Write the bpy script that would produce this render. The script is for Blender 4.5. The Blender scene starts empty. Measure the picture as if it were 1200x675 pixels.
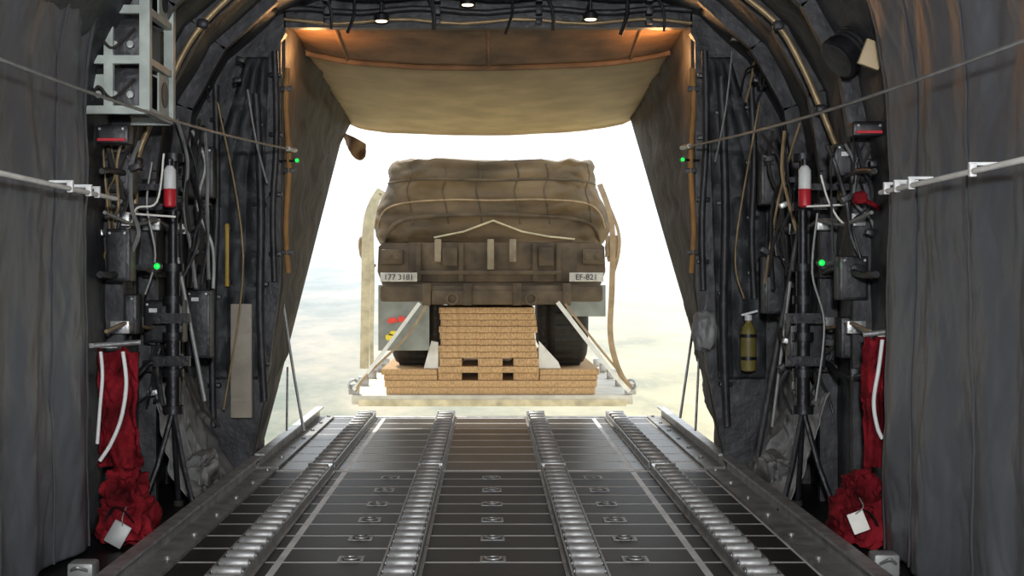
import bpy, bmesh, math, random
from mathutils import Vector, Matrix, noise
from mathutils.bvhtree import BVHTree
random.seed(7)
C = bpy.context.scene.collection
F, CX, CY, H = 1637.0, 572.0, 323.0, 1.16
def P(px, py, d):
    s = F / d
    return Vector(((px - CX) / s, d, H - (py - CY) / s))
# ------------------------------------------------------------------ materials
def mat(name, col, rough=.6, metal=0., var=.25, scale=6., bump=.15, bscale=30., emit=None, estr=0., stretch=None, spec=.5):
    m = bpy.data.materials.new(name); m.use_nodes = True
    nt = m.node_tree; N = nt.nodes; L = nt.links; b = N['Principled BSDF']
    tc = N.new('ShaderNodeTexCoord'); src = tc.outputs['Object']
    if stretch:
        mp = N.new('ShaderNodeMapping'); mp.inputs['Scale'].default_value = stretch
        L.new(src, mp.inputs['Vector']); src = mp.outputs['Vector']
    n = N.new('ShaderNodeTexNoise'); n.inputs['Scale'].default_value = scale; n.inputs['Detail'].default_value = 5
    L.new(src, n.inputs['Vector'])
    r = N.new('ShaderNodeValToRGB')
    r.color_ramp.elements[0].position = .3; r.color_ramp.elements[1].position = .7
    r.color_ramp.elements[0].color = [max(0, c * (1 - var)) for c in col] + [1]
    r.color_ramp.elements[1].color = [min(1, c * (1 + var)) for c in col] + [1]
    L.new(n.outputs['Fac'], r.inputs['Fac']); L.new(r.outputs['Color'], b.inputs['Base Color'])
    b.inputs['Roughness'].default_value = rough; b.inputs['Metallic'].default_value = metal
    b.inputs['Specular IOR Level'].default_value = spec
    if bump:
        n2 = N.new('ShaderNodeTexNoise'); n2.inputs['Scale'].default_value = bscale; n2.inputs['Detail'].default_value = 4
        L.new(src, n2.inputs['Vector'])
        bp = N.new('ShaderNodeBump'); bp.inputs['Strength'].default_value = bump; bp.inputs['Distance'].default_value = .02
        L.new(n2.outputs['Fac'], bp.inputs['Height']); L.new(bp.outputs['Normal'], b.inputs['Normal'])
    if emit:
        b.inputs['Emission Color'].default_value = list(emit) + [1]; b.inputs['Emission Strength'].default_value = estr
    return m
M = dict(
 shell=mat('shell_blanket', (.026, .028, .031), .6, 0, .7, 6, .9, 9),
 frame=mat('frame_paint', (.036, .036, .038), .5, .2, .6, 8, .4, 14),
 curtain=mat('grey_vinyl', (.098, .102, .110), .42, 0, .22, 1.8, .14, 14, stretch=(1, 1, .5), spec=.35),
 black=mat('black_paint', (.015, .015, .017), .42, .2, .4, 12, .2, 30),
 rubber=mat('rubber', (.026, .023, .019), .85, 0, .3, 20, .2, 60),
 steel=mat('worn_steel', (.45, .45, .44), .38, .7, .35, 14, .15, 50),
 roller=mat('roller_steel', (.36, .355, .345), .5, .55, .35, 18, .1, 60),
 floorm=mat('floor_metal', (.74, .73, .71), .45, .0, .2, 6, .1, 30),
 nonskid=mat('black_nonskid', (.007, .007, .008), .48, 0, .6, 4, .06, 90, spec=.2),
 rampblk=mat('ramp_nonskid', (.015, .014, .013), .36, .0, .5, 5, .02, 60, spec=.5),
 railm=mat('rail_metal', (.26, .257, .25), .42, .5, .4, 9, .2, 40),
 rackm=mat('pale_green_paint', (.40, .44, .40), .5, 0, .25, 8, .1, 30),
 white=mat('white_paint', (.72, .72, .70), .5, 0, .12, 8, .1, 30),
 red=mat('red_fabric', (.17, .008, .013), .9, 0, .75, 6, .8, 20, spec=.15),
 redp=mat('red_paint', (.5, .02, .03), .45, 0, .2, 8, .05, 30),
 redst=mat('red_sticker_paint', (.85, .05, .02), .4, 0, .05, 8, 0),
 yelst=mat('yellow_sticker_paint', (.95, .72, .03), .4, 0, .05, 8, 0),
 greybag=mat('grey_canvas', (.20, .20, .195), .45, 0, .4, 5, .25, 12),
 tan=mat('tan_board', (.36, .32, .25), .6, 0, .2, 5, .1, 20),
 dulltan=mat('dull_tan_strip', (.30, .24, .16), .7, 0, .3, 9, .1, 20),
 tagtan=mat('tag_tan', (.52, .40, .24), .6, 0, .15, 5, .1, 20),
 orange=mat('orange_lit_edge', (.36, .18, .05), .6, 0, .3, 8, .1, 40),
 yellow=mat('yellow_paint', (.45, .29, .04), .5, 0, .2, 8, .1, 30),
 olive=mat('olive_yellow_paint', (.19, .155, .038), .5, 0, .25, 8, .1, 30),
 brass=mat('brown_tube', (.32, .23, .12), .45, .3, .3, 9, .1, 30),
 cable=mat('grey_wire', (.28, .28, .27), .5, .4, .2, 12, 0),
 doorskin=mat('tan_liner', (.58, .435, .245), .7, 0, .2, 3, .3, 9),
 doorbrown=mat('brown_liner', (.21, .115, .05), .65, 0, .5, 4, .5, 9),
 sidewall=mat('aft_liner', (.058, .050, .041), .7, 0, .6, 4, .8, 9),
 truck=mat('truck_paint', (.165, .115, .062), .6, 0, .4, 4, .2, 20),
 truckd=mat('truck_dark', (.095, .065, .036), .7, 0, .5, 6, .2, 20),
 tarp=mat('truck_tarp', (.135, .090, .045), .8, 0, .65, 2.6, .7, 9, stretch=(.6, 1, 1.3)),
 flap=mat('flap_panel', (.25, .26, .225), .6, 0, .2, 8, .2, 30),
 honey=mat('honeycomb_board', (.64, .395, .19), .75, 0, .32, 9, .8, 16, stretch=(9, 9, 4)),
 plat=mat('platform_alloy', (.64, .58, .46), .5, .1, .2, 6, .1, 30),
 strapy=mat('cream_webbing', (.62, .53, .34), .7, 0, .3, 8, .2, 40),
 strapw=mat('pale_webbing', (.80, .77, .70), .7, 0, .12, 8, .2, 40),
 strapb=mat('brown_webbing', (.36, .25, .14), .7, 0, .3, 8, .2, 40),
 plate=mat('plate_paint', (.52, .49, .43), .6, 0, .2, 20, .1, 30),
 ink=mat('black_ink', (.02, .02, .02), .6, 0, .05, 8, 0),
 green=mat('green_light', (.02, .5, .1), .4, 0, .05, 8, 0, emit=(.0, 1., .06), estr=1.3),
 warm=mat('warm_lens', (1, .8, .5), .4, 0, .05, 8, 0, emit=(1, .74, .42), estr=4))
# ------------------------------------------------------------------ mesh builder
W = {}
def orth(t):
    a = Vector((0, 0, 1)) if abs(t.z) < .9 else Vector((1, 0, 0))
    u = t.cross(a).normalized(); return u, t.cross(u).normalized()
class MB:
    def __init__(s): s.bm = bmesh.new(); s.mi = 0
    def _f(s, vs):
        try:
            f = s.bm.faces.new(vs); f.material_index = s.mi; return f
        except ValueError: return None
    def box(s, c, size, bev=0., rot=None):
        b = bmesh.new(); bmesh.ops.create_cube(b, size=1)
        for v in b.verts: v.co = Vector((v.co.x * size[0], v.co.y * size[1], v.co.z * size[2]))
        if bev: bmesh.ops.bevel(b, geom=b.edges[:], offset=bev, segments=2, profile=.5, affect='EDGES')
        s._merge(b, Matrix.Translation(Vector(c)) @ (rot.to_4x4() if rot else Matrix.Identity(4))); return s
    def bb(s, x0, x1, y0, y1, z0, z1, bev=0.):
        return s.box(((x0 + x1) / 2, (y0 + y1) / 2, (z0 + z1) / 2), (abs(x1 - x0), abs(y1 - y0), abs(z1 - z0)), bev)
    def _merge(s, b, mx=None):
        mp = {}
        for v in b.verts: mp[v] = s.bm.verts.new(mx @ v.co if mx else v.co)
        for f in b.faces: s._f([mp[v] for v in f.verts])
        b.free()
    def _skin(s, rings):
        seg = len(rings[0])
        for i in range(len(rings) - 1):
            for k in range(seg): s._f((rings[i][k], rings[i][(k + 1) % seg], rings[i + 1][(k + 1) % seg], rings[i + 1][k]))
        s._f(rings[0][::-1]); s._f(rings[-1]); return s
    def tube(s, pts, r, seg=8, flat=None):
        pts = [Vector(p) for p in pts]; rings = []; u = None
        for i, p in enumerate(pts):
            t = (pts[min(i + 1, len(pts) - 1)] - pts[max(i - 1, 0)]).normalized()
            if u is None: u, w = orth(t)
            else:
                u = (u - t * u.dot(t)).normalized(); w = t.cross(u)
            rr = r[i] if isinstance(r, (list, tuple)) else r
            a, bq = (rr, rr) if flat is None else flat
            rings.append([s.bm.verts.new(p + u * math.cos(6.28318 * k / seg) * a + w * math.sin(6.28318 * k / seg) * bq) for k in range(seg)])
        return s._skin(rings)
    def ribbon(s, pts, w, th):
        """flat strap lying in the picture-facing plane: width along x/z, thickness along y"""
        pts = [Vector(p) for p in pts]; rings = []
        for i, p in enumerate(pts):
            t = (pts[min(i + 1, len(pts) - 1)] - pts[max(i - 1, 0)]).normalized()
            n = Vector((0, 1, 0)); n = (n - t * n.dot(t)).normalized(); u = t.cross(n)
            rings.append([s.bm.verts.new(p + u * a * w + n * b * th) for a, b in ((-1, -1), (1, -1), (1, 1), (-1, 1))])
        return s._skin(rings)
    def cyl(s, a, b, r0, r1=None, seg=16): return s.tube([a, b], [r0, r0 if r1 is None else r1], seg)
    def bar(s, a, b, w, h, up=(0, 0, 1)):
        a, b = Vector(a), Vector(b); t = (b - a).normalized(); up = Vector(up)
        if abs(t.dot(up)) > .95: up = Vector((0, 1, 0))
        u = t.cross(up).normalized(); v = u.cross(t)
        q = [s.bm.verts.new(p + u * i * w / 2 + v * j * h / 2) for p in (a, b) for i, j in ((-1, -1), (1, -1), (1, 1), (-1, 1))]
        for k in range(4): s._f((q[k], q[(k + 1) % 4], q[4 + (k + 1) % 4], q[4 + k]))
        s._f((q[3], q[2], q[1], q[0])); s._f(q[4:]); return s
    def lathe(s, base, prof, seg=16, axis=(0, 0, 1)):
        base = Vector(base); ax = Vector(axis).normalized(); u, w = orth(ax)
        return s._skin([[s.bm.verts.new(base + ax * z + (u * math.cos(6.28318 * k / seg) + w * math.sin(6.28318 * k / seg)) * max(r, .0005)) for k in range(seg)] for r, z in prof])
    def prism(s, poly, y0, y1, ax='y'):
        def pt(a, b, c): return Vector((a, c, b)) if ax == 'y' else Vector((c, a, b)) if ax == 'x' else Vector((a, b, c))
        A = [s.bm.verts.new(pt(a, b, y0)) for a, b in poly]; B = [s.bm.verts.new(pt(a, b, y1)) for a, b in poly]
        n = len(poly)
        for i in range(n): s._f((A[i], A[(i + 1) % n], B[(i + 1) % n], B[i]))
        s._f(A[::-1]); s._f(B); return s
    def grid(s, fn, nu, nv):
        V = [[s.bm.verts.new(fn(i / nu, j / nv)) for j in range(nv + 1)] for i in range(nu + 1)]
        for i in range(nu):
            for j in range(nv): s._f((V[i][j], V[i + 1][j], V[i + 1][j + 1], V[i][j + 1]))
        return s
    def blob(s, c, size, seed=0, amp=.12, freq=2.5, sq=.6, sub=4):
        b = bmesh.new(); bmesh.ops.create_icosphere(b, subdivisions=sub, radius=1)
        for v in b.verts:
            d = v.co.copy()
            q = Vector([math.copysign(abs(x) ** sq, x) for x in d])
            k = 1 + amp * noise.noise(d * freq + Vector((seed, seed * 2.1, 0))) + amp * .7 * (.5 - abs(noise.noise(d * freq * 2.3 + Vector((0, seed, 3)))))
            v.co = Vector((q.x * size[0] / 2, q.y * size[1] / 2, q.z * size[2] / 2)) * k
        s._merge(b, Matrix.Translation(Vector(c))); return s
    def build(s, name, mats, parent=None, smooth=True, solid=0.):
        bm = s.bm
        bmesh.ops.recalc_face_normals(bm, faces=bm.faces[:])
        xs = [v.co for v in bm.verts]
        if parent is None:
            o0 = Vector((sum(v.x for v in xs) / len(xs), sum(v.y for v in xs) / len(xs), min(v.z for v in xs)))
        else: o0 = W[parent.name]
        for v in bm.verts: v.co -= o0
        me = bpy.data.meshes.new(name)
        for f in bm.faces: f.smooth = smooth
        bm.to_mesh(me); bm.free()
        if not isinstance(mats, (list, tuple)): mats = [mats]
        for m in mats: me.materials.append(m)
        if smooth: me.set_sharp_from_angle(angle=math.radians(38))
        o = bpy.data.objects.new(name, me); C.objects.link(o)
        if parent is None: o.location = o0
        else: o.parent = parent
        W[o.name] = o0
        if solid:
            md = o.modifiers.new('thick', 'SOLIDIFY'); md.thickness = solid; md.offset = 0
        return o
def tag(o, label, cat, group=None):
    o['label'] = label; o['category'] = cat
    if group: o['group'] = group
    return o
def T(name, label, cat, loc, group=None):
    o = bpy.data.objects.new(name, None); C.objects.link(o); o.location = loc; o.empty_display_size = .05
    W[o.name] = Vector(loc); return tag(o, label, cat, group)
def S(o): o['kind'] = 'structure'; return o
def copy_thing(src, loc, label, group=None):
    r = src.copy(); C.objects.link(r); r.location = loc; r['label'] = label; W[r.name] = Vector(loc)
    if group: r['group'] = group
    for ch in list(src.children):
        c = ch.copy(); C.objects.link(c); c.parent = r
        for g in list(ch.children):
            e = g.copy(); C.objects.link(e); e.parent = c
    return r
def text(body, size, m, loc, parent, name='lettering'):
    cu = bpy.data.curves.new('t', 'FONT'); cu.body = body; cu.size = size; cu.align_x = 'CENTER'; cu.align_y = 'CENTER'; cu.extrude = .002
    to = bpy.data.objects.new('t', cu); C.objects.link(to)
    bpy.context.view_layer.update()
    me = bpy.data.meshes.new_from_object(to.evaluated_get(bpy.context.evaluated_depsgraph_get()))
    bpy.data.objects.remove(to)
    R = Matrix.Rotation(math.pi / 2, 4, 'X')
    me.transform(Matrix.Translation(Vector(loc) - W[parent.name]) @ R)
    me.materials.clear(); me.materials.append(m)
    o = bpy.data.objects.new(name, me); C.objects.link(o); o.parent = parent; W[o.name] = W[parent.name]; return o
def smoothpts(pts, n=6):
    pts = [Vector(p) for p in pts]; out = []
    for i in range(len(pts) - 1):
        p0, p1, p2, p3 = pts[max(i - 1, 0)], pts[i], pts[i + 1], pts[min(i + 2, len(pts) - 1)]
        for k in range(n):
            t = k / n
            out.append(.5 * ((2 * p1) + (p2 - p0) * t + (2 * p0 - 5 * p1 + 4 * p2 - p3) * t * t + (3 * p1 - p0 - 3 * p2 + p3) * t ** 3))
    out.append(pts[-1]); return out
HINGE, REND = 8.27, 11.4
XC = .02
WALLX = 1.745
# ------------------------------------------------------------------ setting
prof = [(1.8, 0), (1.8, .8), (1.8, 1.7), (1.74, 2.1), (1.55, 2.45), (1.25, 2.72)]
def shellwall(sx, name, pr):
    def fn(u, v):
        k = u * (len(pr) - 1); i = min(int(k), len(pr) - 2); t = k - i
        x = pr[i][0] * (1 - t) + pr[i + 1][0] * t; z = pr[i][1] * (1 - t) + pr[i + 1][1] * t
        y = -1.5 + v * 9.86
        pad = .035 * abs(math.sin(y * math.pi / .6)) * (.5 + .5 * abs(math.sin(z * math.pi / .55))) + .02 * noise.noise(Vector((sx, y * 4, z * 4)))
        return Vector((sx * (x - pad + .02), y, z))
    return S(MB().grid(fn, 24, 150).build(name, M['shell'], solid=.04))
for sx, nm in ((-1, 'left'), (1, 'right')):
    shellwall(sx, 'wall_' + nm, prof[:3]); shellwall(sx, 'wall_%s_upper' % nm, prof[2:])
S(MB().prism([(-1.3, 2.68), (-.7, 2.9), (0, 2.96), (.7, 2.9), (1.3, 2.68), (1.3, 2.75), (.7, 2.98), (0, 3.04), (-.7, 2.98), (-1.3, 2.75)], -1.5, 8.36).build('ceiling', M['frame']))
S(MB().bb(-1.85, 1.85, -1.56, -1.5, 0, 3.0).build('wall_forward', M['frame']))
# floor with inlaid black panels
cols = [(-1.26, -1.065), (-.905, -.862), (-.830, -.425), (-.255, .30), (.47, .840), (.872, .95), (1.11, 1.28)]
q = MB(); q.bb(-1.85, 1.85, -1.5, HINGE, -.06, 0)
q.mi = 1
pitch = .29; y = 8.24
while y > 2.5:
    for i, (x0, x1) in enumerate(cols): q.bb(x0, x1, y - pitch + .036, y, -.01, .0012)
    y -= pitch
q.bb(-1.8, -1.49, 0, 8.24, -.01, .002); q.bb(1.53, 1.8, 0, 8.24, -.01, .002)
S(q.build('floor', [M['floorm'], M['nonskid']], smooth=False))
# ring frame at the ramp hinge
q = MB()
for sx in (-1, 1):
    poly = [(sx * 1.84, 0), (sx * 1.84, 1.75), (sx * 1.6, 2.5), (sx * 1.2, 2.8), (sx * 1.2, 2.6), (sx * 1.228, 2.55), (sx * 1.235, 1.1), (sx * 1.3, .6), (sx * 1.42, 0)]
    q.prism(poly, 8.28, 8.36)
q.prism([(-1.21, 2.63), (1.21, 2.63), (1.21, 2.78), (.7, 2.96), (-.7, 2.96), (-1.21, 2.78)], 8.28, 8.36)
S(q.build('trim_1', M['frame'], smooth=False))
tn = 2
for yy in (6.55, 7.2, 7.8):
    q = MB()
    for sx in (-1, 1):
        pr = [Vector((sx * (x - .05), yy, z)) for x, z in prof]
        for a, b in zip(pr[:-1], pr[1:]): q.bar(a, b, .05, .09, (1, 0, 0))
    S(q.build('trim_%d' % tn, M['frame'], smooth=False)); tn += 1
# aft side walls
AE = {-1: [(303, 530, 9.5), (322, 460, 10.0), (345, 370, 10.6), (372, 265, 11.4), (397, 168, 12.1), (410, 142, 12.3)],
      1: [(850, 530, 9.5), (828, 450, 10.05), (805, 360, 10.6), (780, 275, 11.3), (757, 195, 11.9), (740, 137, 12.3)]}
TOP = {}
for sx, nm in ((-1, 'wall_aft_left'), (1, 'wall_aft_right')):
    far = [P(*a) for a in AE[sx]]
    near = [Vector((sx * 1.43, 8.34, 0)), Vector((sx * 1.33, 8.34, .5)), Vector((sx * 1.24, 8.34, 1.1)), Vector((sx * 1.232, 8.34, 1.7)), Vector((sx * 1.23, 8.34, 2.35)), Vector((sx * 1.23, 8.34, 2.72))]
    TOP[sx] = (near[-1], far[-1])
    def lerp(L, t):
        k = t * (len(L) - 1); i = min(int(k), len(L) - 2); return L[i].lerp(L[i + 1], k - i)
    def fn(u, v, sx=sx, near=near, far=far):
        p = lerp(near, u).lerp(lerp(far, u), v)
        w = math.sin(math.pi * v)
        return p + Vector((-sx * (.05 * w * noise.noise(p * 2.2) + .04 * w * (.4 - abs(noise.noise(p * 5))) + .012 * math.sin(p.z * 22) * w), 0, 0))
    S(MB().grid(fn, 70, 60).build(nm, M['sidewall'], solid=.03))
# outside ground
gm = bpy.data.materials.new('far_ground'); gm.use_nodes = True
nt = gm.node_tree; N = nt.nodes; L = nt.links; b = N['Principled BSDF']; b.inputs['Roughness'].default_value = 1
b.inputs['Specular IOR Level'].default_value = 0
geo = N.new('ShaderNodeNewGeometry'); n = N.new('ShaderNodeTexNoise'); n.inputs['Scale'].default_value = .0048; n.inputs['Detail'].default_value = 10; n.inputs['Roughness'].default_value = .68
mp = N.new('ShaderNodeMapping'); mp.inputs['Scale'].default_value = (1, .5, 1); mp.inputs['Location'].default_value = (370, 150, 0)
L.new(geo.outputs['Position'], mp.inputs['Vector']); L.new(mp.outputs['Vector'], n.inputs['Vector'])
def ramp3(c0, c1, c2):
    r = N.new('ShaderNodeValToRGB'); e = r.color_ramp.elements
    e[0].position = .36; e[0].color = (*c0, 1); e[1].position = .62; e[1].color = (*c2, 1)
    x = r.color_ramp.elements.new(.48); x.color = (*c1, 1); L.new(n.outputs['Fac'], r.inputs['Fac']); return r
rl = ramp3((.17, .19, .15), (.27, .265, .215), (.43, .36, .275))
rr_ = ramp3((.33, .31, .22), (.47, .42, .27), (.56, .49, .31))
sep = N.new('ShaderNodeSeparateXYZ'); L.new(geo.outputs['Position'], sep.inputs[0])
mxx = N.new('ShaderNodeMapRange'); mxx.inputs['From Min'].default_value = -350; mxx.inputs['From Max'].default_value = 450; L.new(sep.outputs['X'], mxx.inputs['Value'])
m0 = N.new('ShaderNodeMixRGB'); L.new(mxx.outputs[0], m0.inputs[0]); L.new(rl.outputs['Color'], m0.inputs[1]); L.new(rr_.outputs['Color'], m0.inputs[2])
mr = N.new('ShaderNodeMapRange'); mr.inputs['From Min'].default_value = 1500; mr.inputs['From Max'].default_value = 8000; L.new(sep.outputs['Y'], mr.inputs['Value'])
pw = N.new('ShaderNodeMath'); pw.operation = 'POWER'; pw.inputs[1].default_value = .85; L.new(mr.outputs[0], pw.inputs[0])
mx = N.new('ShaderNodeMixRGB'); mx.inputs[2].default_value = (.56, .60, .645, 1)  # distance haze, mixed into the ground colour with growing distance aft
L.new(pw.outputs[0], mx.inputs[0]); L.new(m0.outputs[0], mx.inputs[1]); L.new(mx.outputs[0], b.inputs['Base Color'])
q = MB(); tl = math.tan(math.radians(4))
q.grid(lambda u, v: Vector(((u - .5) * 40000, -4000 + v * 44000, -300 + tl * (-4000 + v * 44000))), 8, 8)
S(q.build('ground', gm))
# ------------------------------------------------------------------ ramp
rp = T('cargo_ramp', 'lowered level cargo ramp with dark deck panels at the open tail', 'ramp', (0, HINGE + .03, -.1))
q = MB().prism([(-1.6, 8.31), (1.6, 8.31), (1.58, 9.4), (1.46, 9.6), (1.46, REND), (-1.44, REND), (-1.44, 9.6), (-1.58, 9.4)], -.1, 0, 'z')
q.mi = 1
for x0, x1 in cols:
    for j in range(8): q.bb(x0, x1, 8.34 + j * .378, 8.34 + j * .378 + .334, -.005, .0012)
q.bb(-1.56, -1.49, 8.34, 9.4, -.005, .0012); q.bb(1.53, 1.57, 8.34, 9.4, -.005, .0012)
q.build('deck', [M['floorm'], M['rampblk']], rp, False)
MB().bb(-1.44, 1.46, REND - .03, REND + .05, -.1, .012, .01).build('end_lip', M['steel'], rp)
q = MB().cyl((-1.6, 8.29, -.016), (1.6, 8.29, -.016), .016).build('hinge', M['railm'], rp)
# ------------------------------------------------------------------ roller conveyors
def conveyor(x, y0, y1, step, label, grp):
    t = T('roller_conveyor', label, 'roller conveyor', (x, y0, .004), grp)
    for sx in (-1, 1):
        MB().bb(x + sx * .068 - .004, x + sx * .068 + .004, y0, y1, .004, .046).bb(x + sx * .077 - .009, x + sx * .077 + .009, y0, y1, .004, .010).build('side_channel', M['railm'], t, False)
    MB().bb(x - .063, x + .063, y0, y1, .004, .008).build('tray', M['black'], t, False)
    MB().bb(x - .072, x + .072, y1 - .02, y1, .004, .06, .004).build('end_stop', M['steel'], t)
    yy = y0 + .08; first = None
    while yy < y1 - .05:
        if first is None:
            c0 = Vector((x, yy, .042)); first = MB().lathe(c0 - Vector((.061, 0, 0)), [(.008, 0), (.008, .004), (.019, .005), (.022, .009), (.022, .113), (.019, .117), (.008, .118), (.008, .122)], 14, (1, 0, 0)).build('roller', M['roller'], t)
        else:
            c = first.copy(); C.objects.link(c); c.parent = t; c.location = (0, yy - (y0 + .08), 0)
        yy += step
    return t
CXS = [-.985, -.34, .385, 1.03]
for x, w in zip(CXS, ('outermost left', 'inner left', 'inner right', 'outermost right')):
    conveyor(x, 4.6, 8.22, .15, 'steel roller conveyor on the near floor, %s of the four' % w, 'roller conveyors on the floor')
    conveyor(x, 8.34, 11.38, .2, 'steel roller conveyor on the far ramp deck, %s of the four' % w, 'roller conveyors on the ramp')
# ------------------------------------------------------------------ cargo guide rails
def guide(sx, y0, y1, label):
    xc = sx * 1.37 + XC
    t = T('guide_rail', label, 'rail', (xc, y0, .004), 'cargo guide rails')
    MB().bb(xc - .1, xc + .1, y0, y1, .004, .02).build('base_plate', M['railm'], t, False)
    MB().bb(xc + sx * .03 - .012, xc + sx * .03 + .012, y0, y1, .02, .085).bb(xc + sx * .09 - .008, xc + sx * .09 + .008, y0, y1, .02, .055).build('web', M['railm'], t, False)
    MB().bb(xc - sx * .015, xc + sx * .045, y0, y1, .085, .097).build('lip', M['steel'], t, False)
    yy = y0 + .15
    while yy < y1 - .1:
        MB().bb(xc + sx * .05, xc + sx * .085, yy, yy + .09, .02, .07, .006).build('lock_block', M['railm'], t)
        MB().cyl((xc - sx * .06, yy + .25, .02), (xc - sx * .06, yy + .25, .032), .014).build('bolt', M['steel'], t)
        yy += .51
guide(-1, 4.2, 8.24, 'grey guide rail along the left edge of the near floor')
guide(1, 4.2, 8.24, 'grey guide rail along the right edge of the near floor')
guide(-1, 8.34, 11.36, 'grey guide rail along the left edge of the far ramp')
guide(1, 8.34, 11.36, 'grey guide rail along the right edge of the far ramp')
# ------------------------------------------------------------------ tie-down rings
ordn = ['nearest', 'second nearest', 'third nearest', 'fourth nearest', 'fifth nearest', 'farthest']
ring0 = None
for rx, rn in ((XC, 'centre row between the inner conveyors'), (-.56, 'left row beside the inner left conveyor'), (.60, 'right row beside the inner right conveyor')):
    for i in range(6):
        loc = (rx, 5.70 + i * .46, .002); lab = 'steel tie-down ring, %s in the %s' % (ordn[i], rn)
        if ring0 is None:
            ring0 = T('tie_down_ring', lab, 'tie-down ring', loc, 'tie-down rings on the floor')
            a = Vector(loc)
            MB().box(a + Vector((0, 0, .0015)), (.105, .11, .003)).build('plate', M['railm'], ring0, False)
            MB().box(a + Vector((0, -.008, .0035)), (.085, .075, .002)).build('recess', M['black'], ring0, False)
            pts = [a + Vector((.032 * math.cos(t), -.008 + .03 * math.sin(t), .007)) for t in [j * math.pi / 8 for j in range(-8, 9)]]
            MB().tube(pts + [pts[0]], .0045, 8).build('ring', M['steel'], ring0)
        else: copy_thing(ring0, loc, lab)
# ------------------------------------------------------------------ upper cargo door
dr = T('cargo_door', 'raised upper cargo door with tan liner above the ramp', 'cargo door', (0, 8.4, 2.4))
def doorpt(u, v):
    a = TOP[-1][0].lerp(TOP[-1][1], v); c = TOP[1][0].lerp(TOP[1][1], v)
    p = a.lerp(c, u)
    sag = (4 * u * (1 - u)) ** .6 * (.02 + .1 * min(1, v * 5))
    return p - Vector((0, 0, sag + .008 * noise.noise(p * 3) + .006 * (.4 - abs(noise.noise(p * 7)))))
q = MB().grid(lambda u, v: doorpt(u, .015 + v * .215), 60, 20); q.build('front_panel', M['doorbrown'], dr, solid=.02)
q = MB().grid(lambda u, v: doorpt(u, .235 + v * .765), 60, 40); q.build('liner', M['doorskin'], dr, solid=.02)
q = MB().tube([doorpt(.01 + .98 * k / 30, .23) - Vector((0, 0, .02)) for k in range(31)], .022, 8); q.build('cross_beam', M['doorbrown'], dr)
q = MB().tube([doorpt(k / 30, 1) - Vector((0, 0, .01)) for k in range(31)], .018, 8); q.build('edge_seal', M['doorskin'], dr)
for uu in (.12, .5, .88):
    MB().tube([doorpt(uu, .02 + .21 * k / 8) - Vector((0, 0, .015)) for k in range(9)], .012, 8).build('stiffener', M['doorbrown'], dr)
def flapf(u, v):
    p = P(398 + 30 * u + 8 * v * (1 - u), 152 + 16 * u + 26 * v * (.3 + .7 * math.sin(2.2 * u + .5)), 12.15)
    return p + Vector((0, .06 * math.sin(7 * u + 3 * v), 0))
tag(MB().grid(flapf, 14, 10).build('fabric_flap', M['doorbrown'], solid=.012), 'loose brown fabric flap at the upper left corner of the opening', 'fabric flap')
# ------------------------------------------------------------------ header pipes and lamps
for i, (y, z, r, lab, mm) in enumerate(((8.2, 2.80, .03, 'thick dark pipe, uppermost of three along the header over the ramp', 'black'), (8.22, 2.72, .018, 'dark pipe, middle one of three along the header over the ramp', 'frame'), (8.24, 2.66, .011, 'thinnest dark pipe, lowest of three along the header over the ramp', 'brass'))):
    t = T('header_pipe', lab, 'pipe', (0, y, z - r))
    MB().tube([(-1.2 + 2.4 * k / 16, y, z + .014 * math.sin(k * 1.3 + i)) for k in range(17)], r, 10).build('pipe', M[mm], t)
    for xx in (-.95, -.3, .3, .95): MB().bb(xx - .02, xx + .02, y - r - .008, 8.275, z - r - .006, z + r + .006, .004).build('clamp', M['frame'], t)
for i, px in enumerate((380, 415, 500, 600, 640, 735, 770)):
    a = P(px, -8, 8.17); bq = P(px + (-1) ** i * 8, 34 + (i * 5) % 9, 8.2)
    o = MB().tube(smoothpts([a, a.lerp(bq, .5) + Vector((.02, 0, 0)), bq]), .008 + .002 * (i % 3), 8).build('hanging_lead', M['black' if i % 2 else 'frame']); tag(o, 'short dark lead hanging from the header, %s from the left' % ['first', 'second', 'third', 'fourth', 'fifth', 'sixth', 'seventh'][i], 'lead', 'leads on the header')
for px, py, lab in ((447, 24, 'small warm lamp on the header, left one of three'), (548, 5, 'small warm lamp on the header, highest and middle one of three'), (692, 22, 'small warm lamp on the header, right one of three')):
    c = P(px, py, 8.1)
    t = T('ceiling_lamp', lab, 'lamp', c, 'lamps on the header')
    MB().lathe(c + Vector((0, 0, -.005)), [(.022, 0), (.046, .003), (.042, .036), (.024, .05), (.01, .055), (.01, .11)], 18).build('housing', M['black'], t)
    MB().lathe(c + Vector((0, 0, -.012)), [(.01, 0), (.03, .004), (.038, .012)], 18).build('lens', M['warm'], t)
    MB().bb(c.x - .012, c.x + .012, c.y, 8.275, c.z + .08, c.z + .10).build('bracket', M['frame'], t)
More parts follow.
